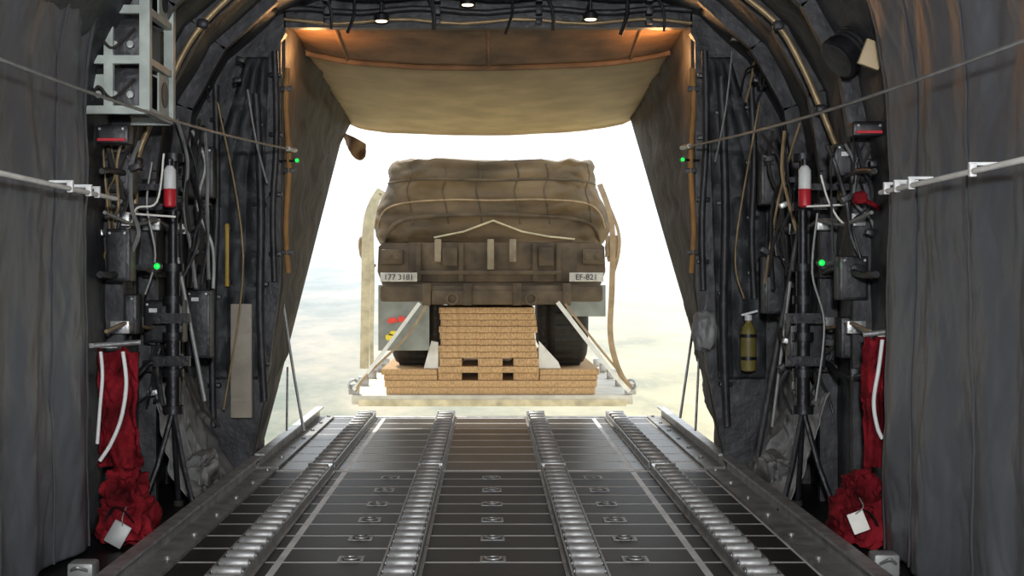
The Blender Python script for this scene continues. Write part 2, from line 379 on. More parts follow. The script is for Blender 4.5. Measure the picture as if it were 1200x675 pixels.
# ------------------------------------------------------------------ curtains
def curtain(sx, xb, y0, y1, label, seed):
    def fn(u, v):
        y = y0 + (y1 - y0) * u; z = .02 + 2.62 * v
        x = xb - (0 if z < 1.8 else .20 * ((z - 1.8) / .85) ** 2)
        ph = 2.2 * noise.noise(Vector((seed, y * .9, z * .35)))
        f = .014 * math.sin(y * 13 + ph * 1.8) * (1.15 - .5 * v)
        f += .040 * noise.noise(Vector((y * 1.6, z * .7, seed))) + .012 * noise.noise(Vector((y * 5 + z * 1.2, z * 1.6, seed + 3)))
        f += .016 * (.35 - abs(noise.noise(Vector((y * 4.5 + z * 2.2, z * 1.9, seed + 6))))) + .008 * (.35 - abs(noise.noise(Vector((y * 10 - z * 3, z * 4.0, seed + 9))))) + .003 * (.35 - abs(noise.noise(Vector((y * 20 + z * 9, z * 10, seed + 12)))))
        if u > .965: x += .09 * (u - .965) / .035
        return Vector((sx * (x + f), y, z))
    t = T('insulation_curtain', label, 'curtain', (sx * xb, (y0 + y1) / 2, 0))
    MB().grid(fn, 240, 220).build('sheet', M['curtain'], t, solid=.004)
    for uu in (.52, .80, .955):
        MB().tube([fn(uu, k / 80) - Vector((sx * .004, 0, 0)) for k in range(81)], .006, 6, flat=(.012, .004)).build('seam', M['curtain'], t)
    return fn
curtain(-1, 1.70, 3.6, 6.0, 'wrinkled grey vinyl curtain covering the near left wall', 1.3)
curtain(1, 1.655, 3.6, 5.93, 'wrinkled grey vinyl curtain covering the near right wall', 7.7)
for sx, xr, y1, lab, bs in ((-1, 1.60, 6.0, 'pale metal tube rail clipped along the left grey curtain', (5.35, 5.6, 5.72)), (1, 1.56, 5.55, 'pale metal tube rail clipped along the right grey curtain', (4.5, 5.15, 5.33, 5.47))):
    t = T('tube_rail', lab, 'rail', (sx * xr, 4.8, 1.48))
    MB().cyl((sx * xr, 3.7, 1.5), (sx * xr, y1, 1.49), .010, seg=12).build('tube', M['strapw'], t)
    for yy in bs:
        MB().bb(sx * (xr - .012), sx * (xr + .012), yy - .012, yy + .012, 1.478, 1.522, .004).bb(sx * (xr - .012), sx * (xr + .08), yy - .006, yy + .006, 1.515, 1.525).build('bracket', M['white'], t)
for sx, a, b, lab in ((-1, Vector((-1.61, 4.2, 1.865)), P(346, 176, 8.25), 'thin grey cable running along the left wall to the ramp frame'), (1, Vector((1.57, 3.75, 1.84)), P(799, 173, 8.25), 'thin grey cable running along the right wall to the ramp frame')):
    pts = [a.lerp(b, k / 24) - Vector((0, 0, .04 * math.sin(math.pi * k / 24))) for k in range(25)]
    t = T('overhead_cable', lab, 'cable', pts[12])
    MB().tube(pts, .0065, 6).build('cable', M['cable'], t)
    MB().cyl(pts[-2], pts[-1], .014, seg=10).build('end_fitting', M['steel'], t)
# arch tubes
for lab, pts in (('brown curved tube arching up the left wall above the canister', [(158, 250), (161, 190), (172, 155), (193, 112), (214, 64), (238, 28), (272, -6), (320, -45)]),
                 ('brown curved tube arching up the right wall above the canister', [(985, 235), (984, 185), (975, 160), (962, 128), (940, 78), (912, 30), (868, -8), (820, -45)])):
    t = T('arch_tube', lab, 'tube', P(*pts[0], 6.9))
    MB().tube(smoothpts([P(a, b_, 6.95) for a, b_ in pts]), .015, 10).build('tube', M['brass'], t)
    for k in (1, 3, 5): MB().blob(P(*pts[k], 6.95), (.06, .05, .05), 1, .02, sub=2).build('clamp', M['frame'], t)
# ------------------------------------------------------------------ equipment rack upper left
x0, x1, y0, y1, z0, z1 = -1.79, -1.50, 6.12, 6.58, 1.885, 2.52
rk = T('equipment_rack', 'pale green open equipment rack high on the left wall', 'equipment rack', (-1.65, 6.35, z0))
q = MB()
for xx in (x0, x1):
    for yy in (y0, y1): q.bar((xx, yy, z0), (xx, yy, z1), .045, .045)
for zz in (z0, z0 + .22, z0 + .44, z1):
    for yy in (y0, y1): q.bar((x0, yy, zz), (x1, yy, zz), .036, .036)
    for xx in (x0, x1): q.bar((xx, y0, zz), (xx, y1, zz), .03, .03)
q.bar((-1.66, y0, z0), (-1.66, y0, z1), .04, .03)
q.build('frame', M['rackm'], rk, False)
for zz in (z0, z0 + .44):
    sp = MB().bb(x1 - .006, x1 + .002, y0 + .24, y1, zz, zz + .20).build('side_plate', M['rackm'], rk, False)
    MB().cyl((x1, y0 + .35, zz + .11), (x1 + .006, y0 + .35, zz + .11), .06, seg=20).build('plate_hole', M['black'], sp)
for k in range(3):
    zz = z0 + .02 + .22 * k
    mo = MB().bb(x0 + .03, x1 - .03, y0 + .03, y1 - .05, zz, zz + .17, .006).build('radio_module', M['black'], rk)
    for j in range(3):
        MB().cyl((x0 + .08 + j * .07, y0 + .03, zz + .05), (x0 + .08 + j * .07, y0 + .005, zz + .05), .016, seg=12).build('knob', M['steel'], mo)
    MB().bb(x0 + .04, x1 - .17, y0 + .022, y0 + .032, zz + .08, zz + .14).build('face_plate', M['rackm'], mo)
    MB().tube(smoothpts([(x0 + .05, y0 + .01, zz + .02), (x0 + .09, y0 - .03, zz + .08), (x0 + .15, y0 - .02, zz + .03), (x1 - .05, y0 + .01, zz + .12)]), .007, 6).build('patch_lead', M['rubber'], mo)
# ------------------------------------------------------------------ wall equipment, both sides
def boxthing(px0, py0, px1, py1, d, dep, name, label, cat, m='black', plate=False):
    a, c = P(px0, py1, d), P(px1, py0, d)
    t = T(name, label, cat, ((a.x + c.x) / 2, d + dep / 2, a.z))
    MB().bb(a.x, c.x, d, d + dep, a.z, c.z, .008).build('body', M[m], t)
    cv = MB().bb(a.x + .015, c.x - .015, d - .006, d + .002, a.z + .015, c.z - .015, .002).build('cover', M['frame'], t)
    if plate: MB().bb(a.x + .03, a.x + .07, d - .010, d - .005, c.z - .06, c.z - .04).build('label_plate', M['white'], cv)
    for i in (0, 1):
        MB().cyl((a.x + .02 + i * (c.x - a.x - .04), d - .012, c.z - .02), (a.x + .02 + i * (c.x - a.x - .04), d, c.z - .02), .006, seg=8).build('screw', M['steel'], t)
    sx = -1 if a.x < 0 else 1
    xe = min(a.x, c.x) if sx < 0 else max(a.x, c.x)
    if abs(xe) < WALLX - .02: MB().bar((xe, d + dep / 2, (a.z + c.z) / 2), (sx * WALLX, d + dep / 2, (a.z + c.z) / 2), .03, .03).build('mount', M['frame'], t)
    return t, a, c
t, a, c = boxthing(112, 146, 150, 168, 6.2, .1, 'control_box', 'small dark control box with a red band below the rack', 'control box')
MB().bb(a.x + .01, c.x - .01, 6.188, 6.2, a.z + .01, a.z + .022).build('red_band', M['redp'], t)
t, a, c = boxthing(1000, 142, 1036, 159, 6.2, .1, 'control_box', 'small dark control box with a red band under the right floodlight', 'control box')
MB().bb(a.x + .01, c.x - .01, 6.188, 6.2, a.z + .01, a.z + .022).build('red_band', M['redp'], t)
for i, b_ in enumerate(((124, 268, 152, 330, 6.35, 'black junction box on the left wall above the red seat webbing'), (168, 352, 214, 402, 7.0, 'black junction box behind the left black stanchion'),
           (126, 178, 154, 226, 6.5, 'black junction box on the left wall just under the red banded box'), (214, 172, 250, 232, 7.7, 'black junction box right of the left canister'),
           (978, 168, 1018, 206, 6.6, 'black junction box on the right wall right of the right canister'), (926, 372, 968, 432, 7.0, 'black junction box behind the right black stanchion'),
           (984, 300, 1018, 352, 6.5, 'black junction box on the right wall above the red seat webbing'), (892, 180, 925, 240, 7.7, 'black junction box left of the right canister'),
           (132, 345, 160, 392, 6.6, 'black junction box just above the left red seat webbing'), (986, 372, 1010, 420, 6.6, 'black junction box just above the right red seat webbing'),
           (218, 340, 246, 420, 7.6, 'tall black junction box between the left stanchion and the tan board'), (896, 300, 922, 368, 7.6, 'tall black junction box between the right stanchion and the olive bottle'))):
    boxthing(*b_[:5], .12, 'junction_box', b_[5], 'junction box', plate=i in (1, 4, 7, 10))
for sx, px, lab in ((-1, 203, 'black telescopic stanchion on a tripod foot at the left wall'), (1, 941, 'black telescopic stanchion on a tripod foot at the right wall')):
    d = 6.9; b0 = P(px, 480, d); tp = P(px, 185, d); x = b0.x
    t = T('stanchion', lab, 'stanchion', (x, d, .004))
    MB().cyl((x, d, b0.z - .02), (x, d, 1.2), .035).cyl((x, d, 1.2), (x, d, tp.z), .022).build('pole', M['black'], t)
    for zz in (b0.z, .68, .86, 1.04, 1.2, 1.5, tp.z): MB().cyl((x, d, zz - .02), (x, d, zz + .02), .052, seg=18).build('collar', M['black'], t)
    for zz in (.74, .95): MB().bar((x - .09, d - .03, zz), (x + .09, d - .03, zz), .03, .05).build('clamp_arm', M['black'], t)
    for dx, dy in ((-.13, -.12), (.13, -.12), (0, .12)):
        lg = MB().tube([(x, d, b0.z), (x + dx * .5, d + dy * .5, b0.z * .45), (x + dx, d + dy, .02)], .014, 8).build('leg', M['black'], t)
        MB().cyl((x + dx, d + dy, .004), (x + dx, d + dy, .03), .024, seg=10).build('rubber_foot', M['rubber'], lg)
    MB().bar((x, d, 1.5), (sx * WALLX, d, 1.5), .03, .03).build('wall_arm', M['black'], t)
for px, lab in ((199, 'small white and red canister hung by the left stanchion'), (943, 'small white and red canister hung by the right stanchion')):
    d = 6.7; a = P(px, 243, d); sx = -1 if px < 500 else 1
    t = T('canister', lab, 'canister', a)
    MB().lathe(a, [(.02, 0), (.030, .008), (.030, .085), (.028, .088)], 18).build('red_base', M['redp'], t)
    MB().lathe(a + Vector((0, 0, .088)), [(.028, 0), (.030, .002), (.030, .09), (.018, .108), (.014, .112), (.014, .13)], 18).build('white_body', M['white'], t)
    MB().lathe(a + Vector((0, 0, .2)), [(.018, 0), (.018, .03), (.008, .034)], 12).build('cap', M['black'], t)
    MB().bar(a + Vector((0, .035, .1)), (sx * WALLX, d + .035, a.z + .1), .02, .03).build('bracket', M['black'], t)
for px, py, d, lab in ((184, 312, 6.6, 'glowing green indicator on the left wall beside the stanchion'), (348, 188, 8.2, 'tiny green indicator at the left end of the ramp frame cable'),
                       (963, 308, 6.6, 'glowing green indicator on the right wall beside the stanchion'), (800, 187, 8.2, 'tiny green indicator at the right end of the ramp frame cable')):
    c = P(px, py, d); rr = .014 if d < 7 else .011
    t = T('indicator_lamp', lab, 'indicator light', c)
    MB().lathe(c, [(rr * 1.5, 0), (rr * 1.5, .03)], 14, (0, 1, 0)).build('bezel', M['black'], t)
    MB().lathe(c + Vector((0, -.008, 0)), [(.004, -.006), (rr * .8, -.003), (rr, .004), (rr, .01)], 14, (0, 1, 0)).build('lens', M['green'], t)
    sx = -1 if px < 572 else 1
    MB().bar(c + Vector((0, .02, 0)), (sx * (WALLX if d < 7 else 1.25), d + .02 + (0 if d < 7 else .055), c.z), .014, .014).build('mount', M['black'], t)
# red seat webbing, hoses, red bags
def redseat(sx, px0, px1, py0, py1, d, lab):
    a, c = P(px0, py1, d), P(px1, py0, d)
    t = T('seat_webbing', lab, 'webbing', ((a.x + c.x) / 2, d, a.z), None)
    def fn(u, v):
        x = a.x + (c.x - a.x) * u; z = a.z + (c.z - a.z) * v
        cr_ = .08 * (.3 - abs(noise.noise(Vector((u * 2 + v, v * 4, sx))))) + .04 * (.3 - abs(noise.noise(Vector((u * 5 - v * 2, v * 9, sx + 4)))))
        return Vector((x + .012 * (1 - v) * math.sin(6 * v + 2 * u), d + .03 * math.sin(9 * u + 3 * v) + cr_, z - .03 * abs(math.sin(u * 5)) * v))
    MB().grid(fn, 40, 70).build('panel', M['red'], t, solid=.012)
    MB().cyl((a.x - .01, d - .01, c.z), (c.x + .01, d - .01, c.z + .015), .012, seg=12).build('top_bar', M['steel'], t)
    for uu in (.2, .75): MB().tube([fn(uu, k / 20) - Vector((0, .012, 0)) for k in range(21)], .01, 6, flat=(.016, .005)).build('strap', M['red'], t)
    MB().bar(((a.x + c.x) / 2, d, c.z), (sx * WALLX, d, c.z), .02, .02).build('wall_hook', M['steel'], t)
redseat(-1, 113, 162, 405, 548, 6.12, 'red folded seat webbing hanging on the left wall')
redseat(1, 1014, 1044, 392, 548, 6.05, 'red folded seat webbing hanging on the right wall')
for pts, lab, d, m, r in (([(118, 412), (120, 440), (117, 480), (114, 520)], 'white hose, outer of two hanging over left red webbing', 6.04, 'white', .008),
                       ([(144, 412), (148, 450), (142, 490), (130, 520), (117, 540)], 'white hose, inner curved one over left red webbing', 6.04, 'white', .009),
                       ([(1034, 398), (1030, 430), (1024, 470), (1028, 500), (1034, 514)], 'white hose curving over the right red webbing', 5.97, 'white', .009)):
    o = MB().tube(smoothpts([P(a, b_, d) for a, b_ in pts]), r, 10).build('hose', M[m]); tag(o, lab, 'hose')
for sx, c0, c1, d, lab in ((-1, (122, 548), (180, 628), 6.05, 'bulging red bag on the floor under left red webbing'), (1, (978, 552), (1032, 630), 6.0, 'bulging red bag on the floor under right red webbing')):
    a, c = P(c0[0], c1[1], d), P(c1[0], c0[1], d); w = c.x - a.x; hh = c.z
    mid = (a.x + c.x) / 2
    t = T('red_bag', lab, 'bag', (mid, d, .006))
    MB().blob((mid, d, hh * .32 + .01), (w * 1.0, .26, hh * .62), 3 + sx, .45, 2.4, sq=.75).build('body', M['red'], t)
    MB().blob((mid + sx * .02, d + .02, hh * .70), (w * .7, .2, hh * .5), 5 + sx, .6, 2.8, sq=.8).build('upper_fold', M['red'], t)
    MB().tube(smoothpts([(mid - w * .3, d - .12, hh * .35), (mid - w * .1, d - .15, hh * .55), (mid + w * .15, d - .14, hh * .45), (mid + w * .3, d - .11, hh * .25)]), .008, 6, flat=(.014, .004)).build('strap', M['black'], t)
for (px, py, d, lab, w) in ((138, 626, 5.88, 'grey metal tag plate leaning at the foot of left red bag', .08), (1006, 612, 5.82, 'white paper tag hanging against the right red bag', .07)):
    c = P(px, py, d)
    t = T('tag_plate', lab, 'tag', c)
    R = Matrix.Rotation(.5 if px < 500 else -.35, 3, 'Y') @ Matrix.Rotation(-.2, 3, 'X')
    MB().box(c, (w, .008, w * 1.25), .004, R).build('card', M['strapw' if px > 500 else 'cable'], t)
    MB().tube(smoothpts([c + R @ Vector((0, -.006, w * .5)), c + Vector((.02, 0, w * .9)), c + Vector((.02, .06, w * 1.3))]), .003, 6).build('string', M['cable'], t)
# loose grey sheeting slumped against the wall feet
for sx, d, lab, sd in ((-1, 7.6, 'loose crumpled grey sheeting slumped at the left wall foot', 2), (1, 7.6, 'loose crumpled grey sheeting slumped at the right wall foot', 9)):
    t = T('loose_sheeting', lab, 'sheeting', (sx * 1.6, d, .006))
    def fn(u, v, sx=sx, sd=sd):
        y = 7.08 + 1.12 * u; z = .012 + .58 * v
        x = 1.735 - .22 * (1 - v) ** 1.6
        f = .05 * noise.noise(Vector((y * 2.5, z * 3, sd))) + .05 * (.35 - abs(noise.noise(Vector((y * 4 + z * 3, z * 4, sd + 2))))) + .025 * (.35 - abs(noise.noise(Vector((y * 9 - z * 5, z * 9, sd + 5)))))
        return Vector((sx * min(x - f, 1.735), y, z * (1 + .15 * noise.noise(Vector((y * 3, 0, sd))))))
    MB().grid(fn, 80, 50).build('sheet', M['greybag'], t, solid=.006)
    MB().blob((sx * 1.555, 7.6, .10), (.11, .5, .17), sd, .4, 2.2).build('bunched_hem', M['greybag'], t)
for (p0, p1, d, lab) in (((45, 652), (78, 684), 5.35, 'small grey latch block at the foot of the left curtain'), ((1066, 640), (1096, 676), 5.4, 'small grey latch block at the foot of the right curtain')):
    a, c = P(p0[0], p1[1], d), P(p1[0], p0[1], d)
    a.x = max(min(a.x, 1.48), -1.60); c.x = a.x + .1
    t = T('latch_block', lab, 'latch block', ((a.x + c.x) / 2, d, .004))
    MB().bb(a.x, c.x, d - .05, d + .05, .004, c.z * .8, .012).build('body', M['cable'], t)
    MB().tube(smoothpts([(a.x + .02, d - .055, c.z * .5), (a.x + .05, d - .085, c.z * .7), (c.x - .02, d - .055, c.z * .5)]), .006, 8).build('loop', M['steel'], t)
# items on the ring frame
a, c = P(270, 490, 8.2), P(295, 356, 8.2)
t = T('tan_board', 'upright tan board fixed to the left ramp frame', 'board', ((a.x + c.x) / 2, 8.24, a.z))
MB().bb(a.x, c.x, 8.2, 8.278, a.z, c.z, .006).build('panel', M['tan'], t)
for k in range(3): MB().bb(a.x + .01, c.x - .01, 8.194, 8.202, a.z + .1 + .2 * k, a.z + .12 + .2 * k).build('batten', M['tan'], t)
a, c = P(263, 336, 8.2), P(271, 262, 8.2)
t = T('yellow_handle', 'thin upright yellow handle on the left ramp frame above the tan board', 'handle', ((a.x + c.x) / 2, 8.2, a.z))
MB().bb(a.x + .008, c.x - .008, 8.17, 8.2, a.z, c.z, .006).build('grip', M['yellow'], t)
for zz in (a.z + .02, c.z - .04): MB().bb(a.x, c.x, 8.18, 8.278, zz, zz + .02).build('standoff', M['black'], t)
for sx, px, lab in ((-1, 337, 'orange upright strip for lamp glow on the left edge of the opening'), (1, 811, 'orange upright strip for lamp glow on the right edge of the opening')):
    pts = [P(px + (sx * 2 * math.sin(k)), 80 + k * 24, 8.25) for k in range(11)]
    t = T('lit_edge_strip', lab, 'webbing', pts[-1])
    MB().tube(pts, .02, 8, flat=(.016, .016)).build('strip', M['orange'], t)  # orange lamplight on the frame edge, put into this strip's colour
    for k in (1, 5, 9): MB().box(pts[k] + Vector((0, .01, 0)), (.07, .05, .03), .004).build('clip', M['frame'], t)
for px0, px1, y0_, y1_, r, lab in ((253, 250, 100, 500, .02, 'dark upright conduit on left ramp frame beside the yellow handle'), (300, 310, 110, 470, .024, 'dark upright conduit on left ramp frame beside the opening'),
                              (322, 322, 60, 330, .02, 'dark slim upright conduit at left opening edge behind the orange strip'), (880, 884, 100, 350, .02, 'dark upright conduit on right ramp frame above the olive bottle'),
                              (845, 852, 90, 500, .024, 'dark upright conduit on right ramp frame beside the opening'), (826, 824, 60, 340, .02, 'dark slim upright conduit at right opening edge behind the orange strip')):
    p0, p1 = P(px0, y0_, 8.22), P(px1, y1_, 8.22)
    t = T('conduit', lab, 'conduit', p1)
    MB().tube(smoothpts([p0, p0.lerp(p1, .35) + Vector((.012, 0, 0)), p0.lerp(p1, .7) - Vector((.01, 0, 0)), p1]), r, 10).build('pipe', M['frame'], t)
    for k in range(4):
        MB().box(p0.lerp(p1, .1 + .26 * k) + Vector((0, .03, 0)), (.075, .05, .025), .004).build('clamp', M['black'], t)
for sx, lab in ((-1, 'dark padded quilt laced to the left ramp frame'), (1, 'dark padded quilt laced to the right ramp frame')):
    def fn(u, v, sx=sx):
        z = .55 + 1.9 * v; xo = 1.64 - .30 * max(0, (z - 1.75)); xi = 1.30 + .06 * (1 - v)
        x = xi + (xo - xi) * u
        return Vector((sx * x, 8.262 - .03 * abs(math.sin(u * 3 * math.pi)) * abs(math.sin(v * 7 * math.pi)) - .02 * (.3 - abs(noise.noise(Vector((x * 8, z * 8, sx))))), z))
    tag(MB().grid(fn, 40, 100).build('padded_quilt', M['shell'], solid=.01), lab, 'quilt')
q = MB(); pts = smoothpts([P(232, 232, 7.5), P(236, 270, 7.5), P(232, 310, 7.5)], 16)
q.tube(pts, [.028 if i % 2 else .021 for i in range(len(pts))], 12); tag(q.build('corrugated_hose', M['rubber']), 'black corrugated hose hanging on left wall near the yellow handle', 'hose')
nth = ['topmost', 'second from top', 'third from top', 'fourth from top', 'lowest']
for sx, sn in ((-1, 'left'), (1, 'right')):
    for i, (z, r, m) in enumerate(((1.62, .014, 'black'), (1.42, .009, 'cable'), (1.18, .016, 'frame'), (.92, .009, 'brass'), (.70, .014, 'black'))):
        xx = 1.70 - .02 * (i % 2)
        t = T('hydraulic_line', 'thin line running along the %s wall behind the stanchion, %s of five' % (sn, nth[i]), 'pipe', (sx * xx, 7.2, z))
        MB().tube([(sx * (xx + .01 * math.sin(k * 1.7 + i)), 6.15 + 2.0 * k / 14, z + .02 * math.sin(k * .9 + i * 2)) for k in range(15)], r, 8).build('pipe', M[m], t)
        for yy in (6.5, 7.1, 7.75): MB().bb(sx * (xx - .012), sx * (WALLX + .01), yy - .015, yy + .015, z - .03, z + .03, .004).build('clip', M['steel' if i % 2 else 'black'], t)
# tangles of cable
rnd = random.Random(11)
for (px0, px1, py0, py1, d, n_, lab) in ((112, 160, 170, 300, 6.45, 7, 'tangle of dark cables on left wall between rack and red webbing'), (205, 246, 150, 330, 7.45, 8, 'tangle of dark cables on left wall right of the canister'),
        (160, 215, 380, 480, 7.1, 9, 'tangle of dark cables low on left wall by the stanchion foot'), (215, 290, 30, 110, 7.95, 7, 'tangle of dark cables on left shoulder under the ceiling'),
        (970, 1030, 165, 300, 6.45, 7, 'tangle of dark cables on right wall between floodlight and red webbing'), (895, 935, 150, 330, 7.45, 8, 'tangle of dark cables on right wall left of the canister'),
        (915, 975, 380, 480, 7.1, 9, 'tangle of dark cables low on right wall by the stanchion foot'), (850, 930, 30, 110, 7.95, 7, 'tangle of dark cables on right shoulder under the ceiling')):
    t = T('cable_tangle', lab, 'cables', P((px0 + px1) / 2, py1, d))
    for i in range(n_):
        xa, xb = rnd.uniform(px0, px1), rnd.uniform(px0, px1); pts = []
        for k in range(5):
            f = k / 4
            pts.append(P(xa + (xb - xa) * f + rnd.uniform(-9, 9), py0 + (py1 - py0) * f + rnd.uniform(-10, 10), d + rnd.uniform(-.06, .06)))
        MB().tube(smoothpts(pts, 8), rnd.choice((.005, .007, .010)), 6).build('cable', M[rnd.choice(('black', 'rubber', 'frame', 'cable', 'frame', 'brass'))], t)
    for k in range(3):
        c = P(rnd.uniform(px0, px1), py0 + (py1 - py0) * (.2 + .3 * k), d - .02)
        MB().box(c, (.05, .05, .03), .005, Matrix.Rotation(rnd.uniform(-.5, .5), 3, 'Y')).build('connector', M[rnd.choice(('steel', 'frame', 'black'))], t)
for pts, d, r, m, nm, lab in (
    ([(208, 302), (240, 470)], 7.2, .011, 'cable', 'brace_rod', 'grey slanted rod leaning beside the left stanchion'),
    ([(936, 268), (888, 535)], 7.4, .016, 'frame', 'brace_rod', 'dark thick slanted rod behind the right stanchion'),
    ([(926, 330), (905, 500)], 7.3, .009, 'cable', 'brace_rod', 'grey thin slanted rod left of the right stanchion'),
    ([(331, 350), (343, 430), (356, 505)], 8.6, .009, 'steel', 'ramp_link', 'slim steel link, longer one at the left edge of the ramp'),
    ([(337, 430), (336, 505)], 8.9, .007, 'steel', 'ramp_link', 'slim steel link, shorter one at the left edge of the ramp'),
    ([(814, 372), (797, 490)], 9.2, .009, 'steel', 'ramp_link', 'slim steel link at the right edge of the ramp'),
    ([(819, 420), (815, 505)], 8.9, .008, 'steel', 'ramp_link', 'short slim steel link outside the right ramp rail'),
    ([(290, 105), (300, 165), (313, 215)], 8.15, .007, 'cable', 'cord', 'pale cord slanting down the left ramp frame top'),
    ([(858, 60), (850, 130), (838, 190)], 8.15, .006, 'cable', 'cord', 'pale cord slanting down the right ramp frame top'),
    ([(108, 246), (150, 250), (206, 254)], 6.55, .005, 'strapw', 'cord', 'white cord stretched level across the left wall under the canister'),
    ([(124, 226), (136, 262), (152, 266), (160, 244), (184, 236), (192, 180)], 6.6, .005, 'strapw', 'cord', 'white looping cord beside the left canister'),
    ([(945, 242), (985, 240), (1030, 236)], 6.55, .005, 'strapw', 'cord', 'white cord stretched level across the right wall under the canister'),
    ([(962, 205), (972, 238), (990, 262), (1006, 240)], 6.6, .005, 'strapw', 'cord', 'white looping cord beside the right canister'),
    ([(150, 300), (158, 340), (152, 400)], 6.7, .008, 'rubber', 'cord', 'black drooping lead above the left red webbing'),
    ([(215, 420), (232, 470), (258, 500)], 7.3, .008, 'rubber', 'cord', 'black drooping lead above the left grey sheeting'),
    ([(178, 190), (172, 240), (182, 300), (170, 345)], 6.8, .006, 'cable', 'cord', 'grey hanging cord just left of the left stanchion'),
    ([(228, 110), (222, 170), (240, 240), (226, 330)], 7.9, .008, 'cable', 'cord', 'grey hanging cord between the left canister and the ramp frame'),
    ([(255, 120), (285, 300), (262, 480)], 8.12, .006, 'brass', 'cord', 'brown bowed cord hanging across the left padded quilt'),
    ([(915, 110), (922, 180), (905, 250), (918, 340)], 7.9, .008, 'cable', 'cord', 'grey hanging cord between the right canister and the ramp frame'),
    ([(890, 120), (862, 290), (872, 350)], 8.12, .006, 'brass', 'cord', 'brown bowed cord hanging across the right padded quilt'),
    ([(958, 250), (952, 320), (966, 380), (956, 470)], 6.8, .006, 'cable', 'cord', 'grey hanging cord just right of the right stanchion')):
    o = MB().tube(smoothpts([P(a_, b_, d) for a_, b_ in pts]), r, 8).build(nm, M[m]); tag(o, lab, {'brace_rod': 'rod', 'ramp_link': 'link', 'cord': 'cord'}[nm])
# olive bottle right
a = P(877, 436, 8.1)
t = T('olive_bottle', 'olive yellow bottle with a white valve strapped on the right ramp frame', 'bottle', a)
MB().lathe(a, [(.02, 0), (.042, .01), (.046, .04), (.046, .22), (.038, .26), (.018, .285), (.018, .30)], 18).build('body', M['olive'], t)
MB().lathe(a + Vector((0, 0, .30)), [(.022, 0), (.022, .03), (.01, .035)], 12).build('valve', M['white'], t)
MB().bar(a + Vector((-.04, 0, .33)), a + Vector((.05, -.02, .355)), .014, .012).build('valve_lever', M['white'], t)
for zz in (.07, .2): MB().lathe(a + Vector((0, 0, zz)), [(.045, 0), (.049, .001), (.049, .02), (.045, .021)], 18).build('band', M['black'], t)
MB().bb(a.x - .02, a.x + .02, 8.13, 8.275, a.z + .05, a.z + .24).build('bracket', M['frame'], t)
c = P(826, 388, 8.2)
t = T('hanging_pouch', 'round grey pouch hanging at the right edge of the opening', 'pouch', c - Vector((0, 0, .1)))
MB().blob(c, (.14, .1, .23), 4, .2, sq=.8).build('body', M['greybag'], t)
MB().tube([c + Vector((0, 0, .1)), c + Vector((.02, .03, .22))], .008, 6).build('loop', M['greybag'], t)
c = P(1008, 232, 6.3)
t = T('red_pouch', 'small red pouch on the right wall between cord and tube rail', 'pouch', c - Vector((0, 0, .03)))
MB().blob(c, (.06, .05, .055), 6, .3, sub=3).build('body', M['red'], t); MB().tube([c, c + Vector((.06, 0, -.03)), c + Vector((.1, .02, -.05))], .012, 6).build('strap', M['red'], t)
# floodlight upper right
c = P(1003, 52, 6.3)
t = T('floodlight', 'black cylindrical floodlight with a tan tag card at upper right', 'floodlight', c)
ax = Vector((-.75, -.25, -.6)).normalized()
MB().lathe(c - ax * .1, [(.04, 0), (.075, .02), (.085, .06), (.085, .15), (.1, .18), (.1, .22), (.085, .225)], 22, ax).build('housing', M['black'], t)
MB().lathe(c + ax * .122, [(.01, -.004), (.086, 0), (.086, .006)], 22, ax).build('lens', M['frame'], t)
for j in range(4): MB().lathe(c - ax * (.03 - j * .025), [(.086, 0), (.096, .002), (.096, .008), (.086, .01)], 22, ax).build('cooling_fin', M['frame'], t)
cc = P(1022, 64, 6.08)
MB().box(cc, (.095, .03, .115), .005, Matrix.Rotation(.35, 3, 'Y')).build('tag_card', M['tagtan'], t)
MB().bar(c, (1.66, 6.32, c.z + .12), .03, .03).build('bracket', M['black'], t)
# ------------------------------------------------------------------ load platform and truck
Y0 = 13.0
def X(px): return (px - CX) / (F / Y0)
def Z(py): return H - (py - CY) / (F / Y0)
pl = T('load_platform', 'pale flat airdrop platform under the truck just beyond the ramp end', 'platform', (.04, 15, -.05))
MB().bb(X(412), X(742), Y0, Y0 + 4.6, Z(474), Z(463), .012).build('deck', M['plat'], pl)
MB().bb(X(420), X(734), Y0 - .02, Y0 + .06, Z(476), Z(468), .008).build('front_beam', M['strapy'], pl)
for sx in (-1, 1):
    xe = X(414) if sx < 0 else X(740)
    for k in range(5):
        cv = MB().bb(xe - .05, xe + .05, Y0 + .05 + k * 1.0, Y0 + .13 + k * 1.0, Z(463), Z(463) + .10, .008).build('clevis', M['steel'], pl)
        if k == 0: MB().tube([Vector((xe + .045 * math.cos(q_), Y0 + .03, Z(463) + .09 + .05 * math.sin(q_))) for q_ in [j * 6.2832 / 14 for j in range(15)]], .012, 8).build('shackle', M['steel'], cv)
def sheet(px0, px1, py0, py1, lab, y0=Y0 + .08, dep=1.1):
    x0, x1, z0, z1 = X(px0), X(px1), Z(py1), Z(py0)
    o = MB().bb(x0, x1, y0, y0 + dep, z0 + .0015, z1 - .0015, .004)
    tag(o.build('honeycomb_sheet', M['honey']), lab, 'cardboard sheet', 'cardboard honeycomb sheets under the truck')
nm9 = ['topmost', 'second from top', 'third from top', 'fourth from top', 'fifth from top', 'sixth from top', 'seventh from top', 'lowest']
for i in range(8):
    sheet(515 + (i * 7 % 3) - 1, 629 + (i * 5 % 4) - 2, 360.3 + i * 7.5, 367.8 + i * 7.5, 'tan cardboard sheet, %s of eight in the tall middle stack' % nm9[i], y0=Y0 + .08 + .008 * (i % 3))
for i, (u, v) in enumerate(((515, 541), (560, 589), (602, 632))):
    sheet(u, v, 420.5, 430, 'short cardboard block in the upper slotted layer, %s one of three' % ['left', 'middle', 'right'][i])
